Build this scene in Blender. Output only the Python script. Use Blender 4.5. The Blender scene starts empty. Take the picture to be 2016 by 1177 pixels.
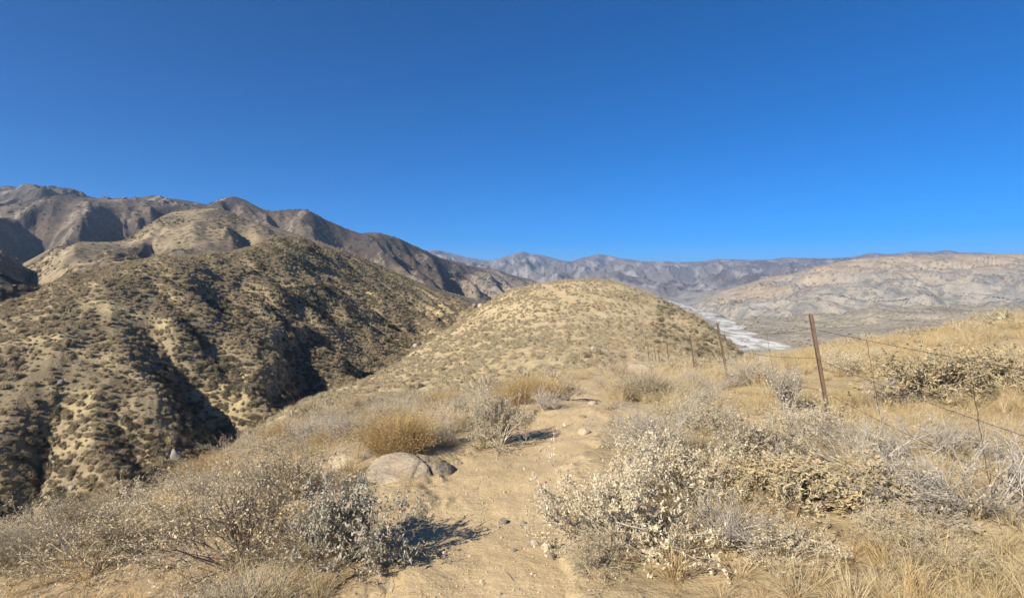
import bpy, math, random, time
import numpy as np
from mathutils import Vector, Matrix, Euler
T0 = time.time()
R = math.radians
scene = bpy.context.scene

# ------------------------------------------------------------------ camera
F, CX, YH, EYE = 1100.0, 1008.0, 565.0, 1.65      # focal length in photo pixels, axis, eye level row, eye height
cam_d = bpy.data.cameras.new('camera')
cam_d.sensor_width = 36.0
cam_d.lens = 36.0 * F / 2016.0
cam_d.shift_y = -(588.5 - YH) / 2016.0
cam_d.clip_start, cam_d.clip_end = 0.05, 60000.0
cam = bpy.data.objects.new('camera', cam_d)
cam.location = (0, 0, EYE)
cam.rotation_euler = (R(90), 0, 0)
scene.collection.objects.link(cam)
scene.camera = cam

# ------------------------------------------------------------------ sky, sun, exposure
SUN_EL, SUN_TO = R(32), (-0.70, -0.71)            # the sun stands behind the camera, to the left
w = bpy.data.worlds.new('World'); scene.world = w; w.use_nodes = True
nt = w.node_tree; nt.nodes.clear()
out = nt.nodes.new('ShaderNodeOutputWorld'); bg = nt.nodes.new('ShaderNodeBackground'); sky = nt.nodes.new('ShaderNodeTexSky')
sky.sky_type = 'NISHITA'; sky.sun_disc = False
sky.sun_elevation = SUN_EL
sky.sun_rotation = math.atan2(SUN_TO[0], SUN_TO[1])
sky.altitude = 1200; sky.air_density = 0.65; sky.dust_density = 0.0; sky.ozone_density = 9.0
bg.inputs['Strength'].default_value = 0.074
hs = nt.nodes.new('ShaderNodeHueSaturation'); hs.inputs['Saturation'].default_value = 1.28    # vivid colour rendering of the phone
nt.links.new(sky.outputs[0], hs.inputs['Color']); nt.links.new(hs.outputs[0], bg.inputs[0]); nt.links.new(bg.outputs[0], out.inputs[0])
sun_d = bpy.data.lights.new('sun', 'SUN'); sun_d.energy = 4.6; sun_d.angle = R(0.53); sun_d.color = (1.0, 0.91, 0.78)
sun = bpy.data.objects.new('sun', sun_d)
n = math.hypot(*SUN_TO)
to_sun = Vector((SUN_TO[0]/n*math.cos(SUN_EL), SUN_TO[1]/n*math.cos(SUN_EL), math.sin(SUN_EL)))
sun.rotation_euler = to_sun.to_track_quat('Z', 'Y').to_euler()
scene.collection.objects.link(sun)
vs = scene.view_settings
vs.view_transform = 'Standard'; vs.look = 'None'; vs.gamma = 1.0; vs.use_curve_mapping = False
vs.exposure = 1.0
cy = scene.cycles
cy.max_bounces = 4; cy.diffuse_bounces = 2; cy.glossy_bounces = 1; cy.transmission_bounces = 2
cy.volume_bounces = 0; cy.transparent_max_bounces = 8
cy.use_denoising = True
try: cy.denoiser = 'OPENIMAGEDENOISE'; cy.denoising_prefilter = 'ACCURATE'
except Exception: pass

# ------------------------------------------------------------------ noise helpers (numpy)
_rng = np.random.RandomState(7)
_P = np.concatenate([_rng.permutation(1024)]*2)
_A = _rng.uniform(0, 2*np.pi, 1024); _GX, _GY = np.cos(_A), np.sin(_A)
def perlin(x, y, seed=0):
    x = np.asarray(x, float) + seed*17.31; y = np.asarray(y, float) - seed*9.77
    xi = np.floor(x).astype(int); yi = np.floor(y).astype(int)
    fx, fy = x - xi, y - yi
    u, v = fx*fx*fx*(fx*(fx*6-15)+10), fy*fy*fy*(fy*(fy*6-15)+10)
    def g(ix, iy, dx, dy):
        h = _P[(_P[ix & 1023] + iy) & 1023]
        return _GX[h]*dx + _GY[h]*dy
    a = g(xi, yi, fx, fy); b = g(xi+1, yi, fx-1, fy); c = g(xi, yi+1, fx, fy-1); d = g(xi+1, yi+1, fx-1, fy-1)
    return ((a + (b-a)*u) + ((c + (d-c)*u) - (a + (b-a)*u))*v) * 1.5
def fbm(x, y, o=4, seed=0, gain=0.5):
    s = 0; a = 1.0
    for k in range(o):
        s = s + a*perlin(x*2**k, y*2**k, seed+k); a *= gain
    return s
def ridged(x, y, o=4, seed=0, gain=0.5):
    s = 0; a = 1.0; w = 1.0
    for k in range(o):
        r = (1 - np.abs(perlin(x*2**k, y*2**k, seed+k)))**2 * w
        s = s + a*r; w = np.clip(r*1.6, 0, 1); a *= gain
    return s
def sstep(a, b, x):
    t = np.clip((x-a)/(b-a), 0, 1); return t*t*(3-2*t)

# ------------------------------------------------------------------ terrain: feature lines in order of distance
# every line: (column, distance Y in metres, row of the photo) - rows below 0 mean "height in cm": see zrow
def zrow(d, z): return YH + F*(EYE - z)/d
def zl(lst): return [(p, d, zrow(d, z)) for p, d, z in lst]
L = []
L.append(zl([(-700,.5,-.25),(340,.5,-.05),(1000,.5,0),(1700,.5,.02),(2716,.5,.06)]))
L.append(zl([(-700,2.9,-1.1),(48,2.9,-.5),(340,2.9,-.3),(600,2.9,-.13),(800,2.9,-.03),(1000,2.9,0),(1150,2.9,.02),(1400,2.9,.05),(1700,2.9,.08),(2016,2.9,.1),(2716,2.9,.2)]))
L.append(zl([(-700,5.2,-1.9),(48,5.2,-1.0),(340,5.5,-.72),(600,5.5,-.36),(800,5.5,-.14),(1000,5.5,-.08),(1150,5.5,0),(1400,5.5,.0),(1700,5.5,.1),(2016,5.5,.22),(2716,5.5,.5)]))
L.append([(-700,7,1120),(48,7,1092),(200,7.5,1045),(340,9,992),(490,11,905),(600,12,860),(740,13,828),(830,13,815),(945,14,795),(1050,15,772),(1160,15,752),(1250,16,746),(1330,18,738),(1420,18,738),(1500,20,716),(1600,22,696),(1750,22,676),(1968,18,644),(2716,14,600)])
L.append([(-700,15,1200),(48,15,1135),(200,16,1075),(340,18,1018),(490,25,884),(600,35,824),(740,45,786),(830,50,768),(945,50,752),(1050,45,744),(1160,45,727),(1250,60,710),(1330,60,715),(1420,60,733),(1500,50,745),(1600,50,724),(1750,50,704),(1968,40,652),(2716,40,620)])
L.append([(-700,24,1180),(48,24,1115),(200,26,1064),(340,28,1004),(490,36,868),(600,50,803),(740,70,758),(830,95,713),(945,110,660),(1050,100,652),(1160,100,648),(1250,105,650),(1330,105,664),(1420,98,704),(1500,85,742),(1600,90,742),(1750,90,724),(1968,80,692),(2716,80,660)])
L.append([(-700,34,1160),(48,34,1104),(200,36,1046),(340,40,990),(490,48,860),(600,65,791),(670,79,767),(740,93,741),(790,112,709),(830,132,681),(890,150,642),(945,165,605),(975,168,589),(1000,170,576),(1050,172,561),(1100,173,553),(1160,173,549),(1200,172,551),(1225,170,557),(1250,168,567),(1300,160,589),(1330,150,604),(1380,135,630),(1420,125,662),(1460,115,700),(1500,110,732),(1600,130,742),(1750,130,727),(1968,130,712),(2716,130,690)])
L.append([(-700,42,1150),(48,42,1082),(200,45,1024),(340,49,974),(490,57,869),(600,73,806),(740,101,749),(830,142,689),(890,165,652),(945,190,612),(1000,205,622),(1050,220,634),(1160,240,650),(1250,240,664),(1330,220,692),(1420,200,724),(1500,200,742),(1600,220,742),(1968,220,722),(2716,220,700)])
crest = [(-700,70,690),(-60,80,618),(48,86,588),(110,92,556),(160,98,538),(230,106,520),(300,115,509),(380,125,505),(440,150,502),(480,165,493),(520,185,478),(560,205,469),(600,225,473),(650,245,491),(730,275,522),(800,290,548),(850,292,570),(900,285,590),(945,265,606)]
L.append('mid')
L.append(crest + [(1000,260,640),(1160,320,655),(1250,350,672),(1330,350,696),(1420,350,722),(1500,380,722),(1600,400,722),(1968,400,716),(2716,400,705)])
L.append([(-700,92,700),(48,104,612),(160,118,566),(300,135,524),(480,165,506),(560,180,498),(650,190,508),(730,205,534),(850,225,578),(945,245,610),(1000,300,628),(1160,380,650),(1330,430,694),(1420,450,705),(1500,460,705),(1600,480,703),(2716,480,695)])
L.append([(-700,170,490),(48,175,508),(100,180,502),(140,190,488),(170,200,476),(230,225,486),(270,240,500),(300,250,511),(420,255,500),(480,260,492),(560,265,484),(650,270,494),(730,285,524),(850,310,575),(945,330,600),(1000,380,606),(1160,480,645),(1330,560,686),(1420,560,686),(1500,580,680),(1600,600,672),(1800,600,656),(2716,600,640)])
L.append([(-700,300,470),(48,330,482),(130,350,472),(200,380,474),(250,420,472),(280,450,450),(310,480,428),(350,520,414),(420,540,409),(450,540,416),(480,535,429),(560,530,452),(640,525,478),(700,530,500),(760,550,525),(850,590,566),(945,620,590),(1000,650,598),(1160,750,630),(1330,820,648),(1420,820,648),(1500,850,640),(1600,850,630),(1800,850,614),(1968,850,608),(2716,850,600)])
L.append([(-700,420,470),(48,450,478),(130,470,472),(200,500,476),(250,560,470),(310,620,440),(350,640,426),(420,660,424),(480,660,440),(560,660,458),(640,650,484),(700,650,500),(760,660,522),(850,720,560),(945,780,584),(1000,850,594),(1160,1000,626),(1330,1050,629),(1420,1080,626),(1500,1050,620),(1600,1020,606),(1800,1020,592),(1968,1020,590),(2716,1020,585)])
L.append([(-700,900,390),(0,900,402),(48,900,393),(80,900,388),(120,900,384),(165,900,388),(200,920,391),(280,980,391),(340,1000,400),(400,1000,402),(430,1000,392),(455,1000,384),(475,1000,388),(500,1000,402),(520,1000,411),(545,1000,414),(580,1020,410),(610,1020,414),(640,1040,429),(690,1060,452),(715,1060,460),(745,1060,456),(775,1070,463),(820,1120,484),(870,1200,506),(930,1350,522),(970,1400,528),(1000,1450,538),(1050,1550,550),(1090,1650,560),(1160,1700,590),(1250,1600,604),(1330,1600,604),(1370,1450,606),(1420,1350,597),(1460,1300,598),(1500,1250,596),(1600,1300,574),(1700,1350,560),(1800,1350,556),(1968,1350,556),(2716,1350,550)])
L.append([(-700,1500,375),(48,1500,372),(72,1500,368),(100,1500,372),(140,1500,383),(200,1500,396),(260,1500,392),(300,1500,387),(350,1500,391),(390,1500,398),(430,1500,410),(560,1600,424),(700,1700,475),(800,1800,505),(900,2000,530),(1000,2200,548),(1090,2300,566),(1160,2300,586),(1250,2300,594),(1330,2150,596),(1370,2050,589),(1420,1950,572),(1500,1950,549),(1560,1950,538),(1600,1950,527),(1650,1950,516),(1700,1950,508),(1760,1950,505),(1800,1950,504),(1880,1950,501),(1968,1950,500),(2716,1950,492)])
L.append([(-700,2600,470),(48,2600,460),(390,2600,460),(700,2700,500),(900,2900,535),(1000,3000,552),(1090,3000,560),(1330,2900,575),(1420,2800,570),(1500,2800,560),(1600,2800,545),(1700,2800,528),(1968,2800,520),(2716,2800,515)])
L.append([(-700,4000,510),(700,4000,512),(860,4000,515),(960,4000,530),(1000,4000,528),(1050,4000,537),(1130,4000,540),(1200,4000,538),(1300,4000,540),(1400,4000,535),(1500,4000,533),(1600,4000,528),(1700,4000,515),(1968,4000,512),(2716,4000,505)])
L.append([(-700,6500,520),(600,6500,512),(800,6500,500),(860,6500,494),(890,6500,500),(920,6500,509),(950,6500,513),(975,6500,511),(1000,6500,504),(1015,6500,499),(1030,6500,496),(1045,6500,500),(1065,6500,502),(1090,6500,509),(1125,6500,516),(1150,6500,506),(1165,6500,504),(1180,6500,500),(1200,6500,505),(1230,6500,511),(1270,6500,515),(1330,6500,517),(1380,6500,515),(1420,6500,510),(1470,6500,512),(1510,6500,513),(1540,6500,508),(1590,6500,510),(1640,6500,509),(1680,6500,508),(1715,6500,499),(1740,6500,503),(1770,6500,501),(1800,6500,496),(1835,6500,499),(1860,6500,494),(1890,6500,498),(1968,6500,502),(2716,6500,500)])
L.append([(-700,8500,540),(2716,8500,540)])
NK = len(L)
NSUB = [40,70,70,60,60,50,24,64,64,10,24,48,12,96,60,10,36,84,4]
pxs = np.concatenate([np.arange(-700,-70,18.0), np.arange(-70,2090,2.7), np.arange(2090,2717,18.0)])
NC = len(pxs)
LD = np.zeros((NK,NC)); LY = np.zeros((NK,NC)); LZ = np.zeros((NK,NC))
for k in range(NK):
    if L[k] == 'mid': continue
    a = np.array(L[k], float)
    ld = np.interp(pxs, a[:,0], np.log(a[:,1])); ly = np.interp(pxs, a[:,0], a[:,2])
    def smooth(v, s):
        u = np.arange(-700, 2717, 2.0); vv = np.interp(u, pxs, v)
        r = int(3*s); ker = np.exp(-.5*(np.arange(-r, r+1)*2.0/s)**2); ker /= ker.sum()
        return np.interp(pxs, u, np.convolve(np.pad(vv, r, mode='edge'), ker, 'valid'))
    sg = 7 if k >= 14 else 14
    ld = smooth(ld, max(sg, 16)); ly = smooth(ly, sg if k != 18 else 5)
    LD[k] = np.exp(ld); LY[k] = ly
LD[8] = .5*(LD[7]+LD[9])
for k in range(1, NK): LD[k] = np.maximum(LD[k], LD[k-1]*1.02)
LZ = EYE - (LY - YH)*LD/F
LZ[8] = .5*(LZ[7]+LZ[9]) + np.where(pxs < 945, 1.0, 0)

# monotone cubic profile along every column
h = np.diff(LD, axis=0); dl = np.diff(LZ, axis=0)/h
M = np.zeros_like(LZ); M[0], M[-1] = dl[0], dl[-1]
w1, w2 = 2*h[1:]+h[:-1], h[1:]+2*h[:-1]
with np.errstate(all='ignore'):
    hm = (w1+w2)/(w1/dl[:-1] + w2/dl[1:])
M[1:-1] = np.where(dl[:-1]*dl[1:] > 0, hm, 0)
D, Z, TK = [], [], []
for k in range(NK-1):
    for s in range(NSUB[k] + (1 if k == NK-2 else 0)):
        u = s/NSUB[k]
        d = LD[k]*(LD[k+1]/LD[k])**u
        t = (d - LD[k])/h[k]
        z = (2*t**3-3*t**2+1)*LZ[k] + (t**3-2*t**2+t)*h[k]*M[k] + (-2*t**3+3*t**2)*LZ[k+1] + (t**3-t**2)*h[k]*M[k+1]
        D.append(d); Z.append(z); TK.append(k+u)
D = np.array(D); Z = np.array(Z); TK = np.array(TK)
NR = len(TK)
PX = np.broadcast_to(pxs, (NR, NC)).copy()
X = (PX - CX)/F*D; Y = D
TT = np.broadcast_to(TK[:,None], (NR, NC))
def row(k): return int(sum(NSUB[:k]))

def at_base(px, ypix, k0, k1):
    """world X, Y of the base surface under a photo point, between two feature lines"""
    i = int(np.argmin(np.abs(pxs-px))); r0, r1 = row(k0), row(k1)
    yy = YH + F*(EYE - Z[r0:r1+1, i])/D[r0:r1+1, i]
    j = r0 + int(np.argmin(np.abs(yy - ypix)))
    return np.array([X[j, i], Y[j, i]])
def seg_dist(x, y, pts):
    best = np.full(x.shape, 1e9); along = np.zeros(x.shape); n = len(pts)-1
    for q in range(n):
        a, b = pts[q], pts[q+1]; ab = b-a; L2 = max((ab**2).sum(), 1e-9)
        t = np.clip(((x-a[0])*ab[0]+(y-a[1])*ab[1])/L2, 0, 1)
        dd = np.hypot(x-a[0]-t*ab[0], y-a[1]-t*ab[1])
        m = dd < best; best = np.where(m, dd, best); along = np.where(m, (q+t)/n, along)
    return best, along

# ---- carved side gullies (photo polylines from top to mouth, half width, depth)
CARVE = [
 (7,9,[(290,640),(345,690),(405,760),(450,815),(487,864)],7.5,6.5),
 (7,9,[(555,690),(600,730),(622,762),(612,795)],7.5,6.0),
 (7,9,[(585,650),(655,682),(705,708),(748,742)],5.5,4.2),
 (7,9,[(690,610),(745,648),(790,672),(832,684)],4.5,3.0),
 (7,9,[(625,570),(700,612),(765,640),(830,655)],4.0,2.6),
 (7,9,[(560,560),(620,600),(690,640)],3.6,2.0),
 (7,9,[(740,560),(800,596),(862,630)],4.0,2.4),
 (7,9,[(95,740),(98,820),(70,900),(40,960)],6.0,4.2),
 (7,9,[(215,800),(260,850),(300,905),(350,950)],4.5,1.8),
 (7,9,[(470,560),(540,610),(590,660),(610,720)],4.5,2.0),
 (7,9,[(300,560),(360,620),(420,680),(480,740)],5.0,1.6),
 (7,9,[(800,585),(850,605),(905,628)],3.5,2.2),
 (10,11.9,[(20,540),(70,520),(120,530)],30,16),
 (11,13,[(40,478),(85,488),(125,500)],34,26),
 (11,13.6,[(320,440),(290,470),(270,490)],16,6),
 (11,12.8,[(430,425),(500,450),(520,480)],16,8),
 (13,14,[(240,402),(258,425),(266,450),(272,476)],110,150,'L'),
 (13,14,[(70,400),(85,430),(70,460)],34,34),
 (13,14,[(30,400),(35,440),(30,470)],32,26),
 (13,14,[(325,402),(330,420)],40,20),
 (13,14,[(462,390),(474,404),(478,424)],38,45),
 (13,14,[(505,410),(530,430),(545,452)],32,32),
 (13,14,[(552,416),(582,436),(612,458),(632,478)],44,60),
 (13,14,[(640,436),(665,455),(685,470)],28,30),
 (13,14,[(700,468),(735,488),(768,512),(785,530)],42,52),
 (13,14,[(780,472),(830,505),(862,535)],30,34),
 (13,14,[(850,506),(890,530),(915,552)],26,30),
 (13,14,[(905,520),(930,535),(950,556)],20,18),
 (13,14,[(960,532),(985,545),(1000,560)],18,14),
 (13,14,[(1010,544),(1030,556)],16,12),
]
RILL = np.zeros((NR, NC))
_rr = random.Random(3)
for k in range(17):
    p0 = 330 + 34*k + _rr.uniform(-10, 10); y0 = float(np.interp(p0, [c_[0] for c_ in crest], [c_[2] for c_ in crest])) + _rr.uniform(14, 60)
    ln = _rr.uniform(.6, 1.3)*(1 if p0 < 700 else .7); dx, dy = 150*ln, _rr.uniform(62, 92)*ln
    CARVE.append((7, 9, [(p0, y0), (p0+.35*dx, y0+.3*dy), (p0+.7*dx, y0+.66*dy), (p0+dx, y0+dy)], _rr.uniform(2.6, 4.6), _rr.uniform(1.5, 3.0)))
for k0, k1, pl, hw, dep, *opt in CARVE:
    ka, kb = int(math.floor(k0)), int(math.ceil(k1))
    pts = [at_base(p, y, ka, kb) for p, y in pl]
    r0, r1 = row(ka), row(kb)
    x, y = X[r0:r1+1], Y[r0:r1+1]
    wob = perlin(x/(hw*1.6), y/(hw*1.6), 3)*hw*.22
    dd, al = seg_dist(x+wob, y+wob*.5, pts)
    hwv = hw*(.45+.75*al)
    v = np.clip(1 - dd/hwv, 0, 1)
    v = v**1.15*(.35+.65*sstep(0, .5, al))
    if 'L' in opt:                                # only the wall on the left, and the crest stays
        v = v*sstep(14.0, 13.86, TT[r0:r1+1]); v = np.where(x > np.interp(y, [p_[1] for p_ in pts][::-1], [p_[0] for p_ in pts][::-1]), v**3, v)
    if ka == 7: RILL[r0:r1+1] = np.maximum(RILL[r0:r1+1], v)
    Z[r0:r1+1] -= dep*v*sstep(0, .12, 1-(dd/hwv)*.9)

# ---- relief, carved downward from the drawn crests
def relief(k0, k1, fade, fn):
    r0, r1 = row(max(int(math.floor(k0-fade)), 0)), row(min(int(math.ceil(k1+fade)), NK-1))
    S = np.s_[r0:r1+1]
    wv = sstep(k0-fade, k0, TT[S])*(1-sstep(k1, k1+fade, TT[S]))
    Z[S] += wv*fn(X[S], Y[S], PX[S], TT[S], D[S])
def rn(x, y, o, seed, gain=.5): return np.minimum(ridged(x, y, o, seed, gain)/1.75 - 1.0, 0)      # about -1 .. 0
def lf(p): return 1 - sstep(960, 1130, p)
def crest_keep(t, k, wd, keep=.92): return 1 - keep*np.exp(-((t-k)/wd)**2)
relief(7.15, 8.85, .15, lambda x, y, p, t, d: lf(p)*(rn((x*.80+y*.60)/15, (y*.80-x*.60)/60, 3, 11)*1.5 + rn((x*.80+y*.60)/5, (y*.80-x*.60)/18, 2, 15)*.35 + .9))
relief(6.6, 9.4, .4, lambda x, y, p, t, d: lf(p)*fbm(x/8, y/8, 3, 21)*.45)
relief(3.6, 6.4, .5, lambda x, y, p, t, d: fbm(x/14, y/20, 4, 31)*.40)
relief(1.2, 6.5, .6, lambda x, y, p, t, d: fbm(x/2.2, y/2.2, 3, 37)*np.clip(.012*d, .02, .14))
relief(10.3, 12.6, .4, lambda x, y, p, t, d: lf(p)*crest_keep(t, 12, .25)*(rn((x*.9+y*.4)/75, (y*.9-x*.4)/220, 4, 41, .45)*18 + fbm(x/22, y/30, 3, 44)*1.0))
relief(13.05, 15.6, .25, lambda x, y, p, t, d: lf(p)*crest_keep(t, 14, .16)*crest_keep(t, 15, .2)*(rn((x*.85+y*.5)/125, (y*.85-x*.5)/420, 5, 51, .5)*52 + rn((x*.85+y*.5)/34, (y*.85-x*.5)/95, 4, 53, .5)*6 + fbm(x/40, y/60, 3, 54)*3))
wx, wy = np.zeros_like(X), np.zeros_like(X)
SB = np.s_[row(12):row(17)]
wx[SB], wy[SB] = fbm(X[SB]/170, Y[SB]/170, 3, 62)*45, fbm(X[SB]/170, Y[SB]/170, 3, 66)*45
def bad(x, y, p, t, d):
    r0 = row(12); S = np.s_[r0:r0+x.shape[0]]
    bx, by = x+wx[S], y+wy[S]
    bx, by = bx*.82+by*.57, by*.82-bx*.57
    return sstep(1300, 1420, p)*crest_keep(t, 15, .3)*(rn(bx/130, by/330, 5, 61, .55)*42 + rn(bx/42, by/90, 3, 67)*11 + 8)
relief(13.1, 15.6, .35, bad)
relief(9.5, 13.2, .6, lambda x, y, p, t, d: sstep(1130, 1300, p)*fbm(x/60, y/90, 4, 71)*2.0 + sstep(1480, 1600, p)*sstep(11, 12, t)*rn((x*.82+y*.57)/75, (y*.82-x*.57)/190, 4, 73)*12)
relief(12.5, 16.3, .5, lambda x, y, p, t, d: sstep(1000, 1130, p)*(1-sstep(1300, 1420, p))*rn(x/180, y/330, 4, 81)*30)
relief(16.2, 18.0, .4, lambda x, y, p, t, d: crest_keep(t, 18, .35, .97)*((rn((x+.3*y)/520, (y-.3*x)/1500, 6, 91, .58)*240 + rn((x-.2*y)/150, y/330, 4, 93, .55)*45)*(.5+.5*sstep(16.3, 17.4, t)) + fbm(x/200, y/300, 3, 97)*7 + 40*(1-sstep(17,17.6,t))))
relief(17.9, 18.1, .1, lambda x, y, p, t, d: fbm(x/260, y/900, 3, 99)*6)

def FB(k0, k1, xd, yd, o, seed, rot=0.0, warp=False):
    """fractal noise on the rows between two feature lines only"""
    o_ = np.zeros((NR, NC)); S = np.s_[row(k0):min(row(k1)+1, NR)]
    x, y = X[S], Y[S]
    if warp: x, y = x+wx[S], y+wy[S]
    if rot: x, y = x*math.cos(rot)+y*math.sin(rot), y*math.cos(rot)-x*math.sin(rot)
    o_[S] = fbm(x/xd, y/yd, o, seed); return o_
# ---- the dry river
zriv = -60.0
RIV = [(1505,560),(1488,600),(1462,690),(1446,790),(1440,900),(1412,1080),(1392,1300),(1368,1550),(1346,1850),(1325,2300),(1300,2900)]
rp = [np.array([(p-CX)/F*d, d]) for p, d in RIV]
rd, ral = (lambda A: (np.concatenate([np.full((row(10), NC), 1e9), A[0]]), np.concatenate([np.zeros((row(10), NC)), A[1]])))(seg_dist(X[row(10):], Y[row(10):], rp))
rw = np.interp(ral, [0,.25,.5,.75,1], [26,20,13,11,10])*(1+.8*FB(10, 17, 70, 90, 4, 103))
rivm = sstep(1.15, .85, rd/rw)*(TT > 10.2)
flat = sstep(2.6, 1.0, rd/rw)*(TT > 10.2)
Z = Z*(1-flat) + flat*(zriv + .6*FB(10, 17, 25, 25, 3, 105))
# ---- the trail
PATH = np.array([(-.30,.3,.55),(-.28,2.0,.55),(-.23,3.2,.52),(-.16,4.2,.56),(0.02,5.5,.62),(.46,6.7,.52),(.85,8.2,.48),(1.30,9.8,.38),(1.74,12.5,.34),(2.12,15.5,.36),(3.3,20,.34),(5.6,30,.36),(9.2,45,.4),(12.6,60,.42),(15.6,76,.42),(17.5,95,.4)])
pd, pal = (lambda A: (np.concatenate([A[0], np.full((NR-row(6), NC), 1e9)]), np.concatenate([A[1], np.zeros((NR-row(6), NC))])))(seg_dist(X[:row(6)], Y[:row(6)], [p[:2] for p in PATH]))
pw = np.interp(pal*(len(PATH)-1), np.arange(len(PATH)), PATH[:,2])
pe = pd/pw + .28*FB(0, 5, .5, .5, 3, 111) + .12*FB(0, 3, .12, .12, 2, 113)
pathm = sstep(1.22, .9, pe)*(TT < 5.6)
hp2 = [at_base(p_, y_, 5, 6) for p_, y_ in ((1066,560),(1086,570),(1112,584),(1128,596))]
r5, r6 = row(5), row(6)+1; d2_, _ = seg_dist(X[r5:r6], Y[r5:r6], hp2); pathm[r5:r6] = np.maximum(pathm[r5:r6], sstep(1.3, .6, d2_)*.9)
Z -= pathm*np.where(D < 40, .04, .03)
Z += pathm*(FB(0, 3, .5, .5, 4, 117)*.016 + np.minimum(FB(0, 3, .17, .24, 2, 118), -.1)*.009)
Z += (1-pathm)*FB(0, 3, .35, .35, 3, 121)*.022
YP = YH + F*(EYE - Z)/D
RUN = np.minimum.accumulate(YP, axis=0)          # what is nearer hides everything below this row

# ------------------------------------------------------------------ base colours of the land (albedo)
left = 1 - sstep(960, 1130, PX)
def win(a, b, f=.5): return sstep(a-f, a, TT)*(1-sstep(b, b+f, TT))
def mix(a, b, t): return a + (np.asarray(b) - a)*t[..., None]
COL = np.zeros((NR, NC, 3)); COL[:] = (.40,.31,.175)
n1 = FB(0, 7, 3.0, 3.0, 4, 131); n2 = FB(3, 10, 14, 14, 4, 133)
COL = mix(COL, (.36,.265,.15), sstep(-.1,.5,n1))
COL = mix(COL, (.46,.37,.215), win(3.6,6.6,.4)*(.5+.5*sstep(-.3,.4,n2)))
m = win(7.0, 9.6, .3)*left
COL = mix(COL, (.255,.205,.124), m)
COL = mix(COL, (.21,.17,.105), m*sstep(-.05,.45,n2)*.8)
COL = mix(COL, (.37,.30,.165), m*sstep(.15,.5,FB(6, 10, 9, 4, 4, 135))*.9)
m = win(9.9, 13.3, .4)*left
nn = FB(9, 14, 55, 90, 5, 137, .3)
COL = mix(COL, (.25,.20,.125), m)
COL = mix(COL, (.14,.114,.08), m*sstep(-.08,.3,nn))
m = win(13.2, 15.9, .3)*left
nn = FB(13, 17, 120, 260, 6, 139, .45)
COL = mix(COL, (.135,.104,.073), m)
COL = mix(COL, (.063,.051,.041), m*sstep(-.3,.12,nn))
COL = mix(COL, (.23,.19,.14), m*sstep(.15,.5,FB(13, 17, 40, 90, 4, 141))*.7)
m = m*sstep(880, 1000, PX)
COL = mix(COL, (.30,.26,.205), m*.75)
# valley floor, badlands
m = sstep(1000,1200,PX)*win(7.5, 16.0, .5)
COL = mix(COL, (.315,.27,.195), m)
COL = mix(COL, (.255,.225,.165), m*win(9,13.3,.4)*sstep(-.1,.35,FB(8, 14, 45, 110, 5, 143))*.8)
bm = sstep(1300,1420,PX)*win(13.0, 15.9, .3)
hz = sstep(14.15, 14.75, TT + .5*FB(12, 17, 140, 140, 4, 147, 0, True))
COL = mix(COL, (.265,.24,.20), bm)
COL = mix(COL, (.185,.18,.165), bm*sstep(.0,.4,FB(12, 17, 60, 60, 4, 149, 0, True)))
COL = mix(COL, (.315,.255,.18), bm*hz)
COL = mix(COL, (.30,.265,.21), bm*sstep(.2,.45,FB(12, 17, 90, 40, 3, 151))*.6)
cm = sstep(1090,1180,PX)*(1-sstep(1340,1440,PX))*win(13.0,16.2,.4)
COL = mix(COL, (.29,.27,.235), cm)
COL = mix(COL, (.19,.18,.155), cm*sstep(-.05,.4,FB(12, 17, 90, 150, 5, 153)))
m = win(16.2, 19, .3)
COL = mix(COL, (.15,.13,.12), m)
COL = mix(COL, (.085,.077,.077), m*sstep(-.15,.3,FB(15, 19, 300, 600, 5, 157)))
COL = mix(COL, (.27,.25,.23), m*sstep(.12,.4,FB(15, 19, 90, 260, 6, 159))*(1-sstep(17.7,18.1,TT))*.75)
COL = mix(COL, (.64,.63,.58), rivm*(.75+.25*sstep(-.2,.3,FB(10, 17, 12, 30, 4, 161))))
COL = mix(COL, (.27,.25,.19), rivm*sstep(-.05,.15,FB(10, 17, 16, 60, 4, 163))*.75)
COL = mix(COL, (.455,.345,.192), pathm)

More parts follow.
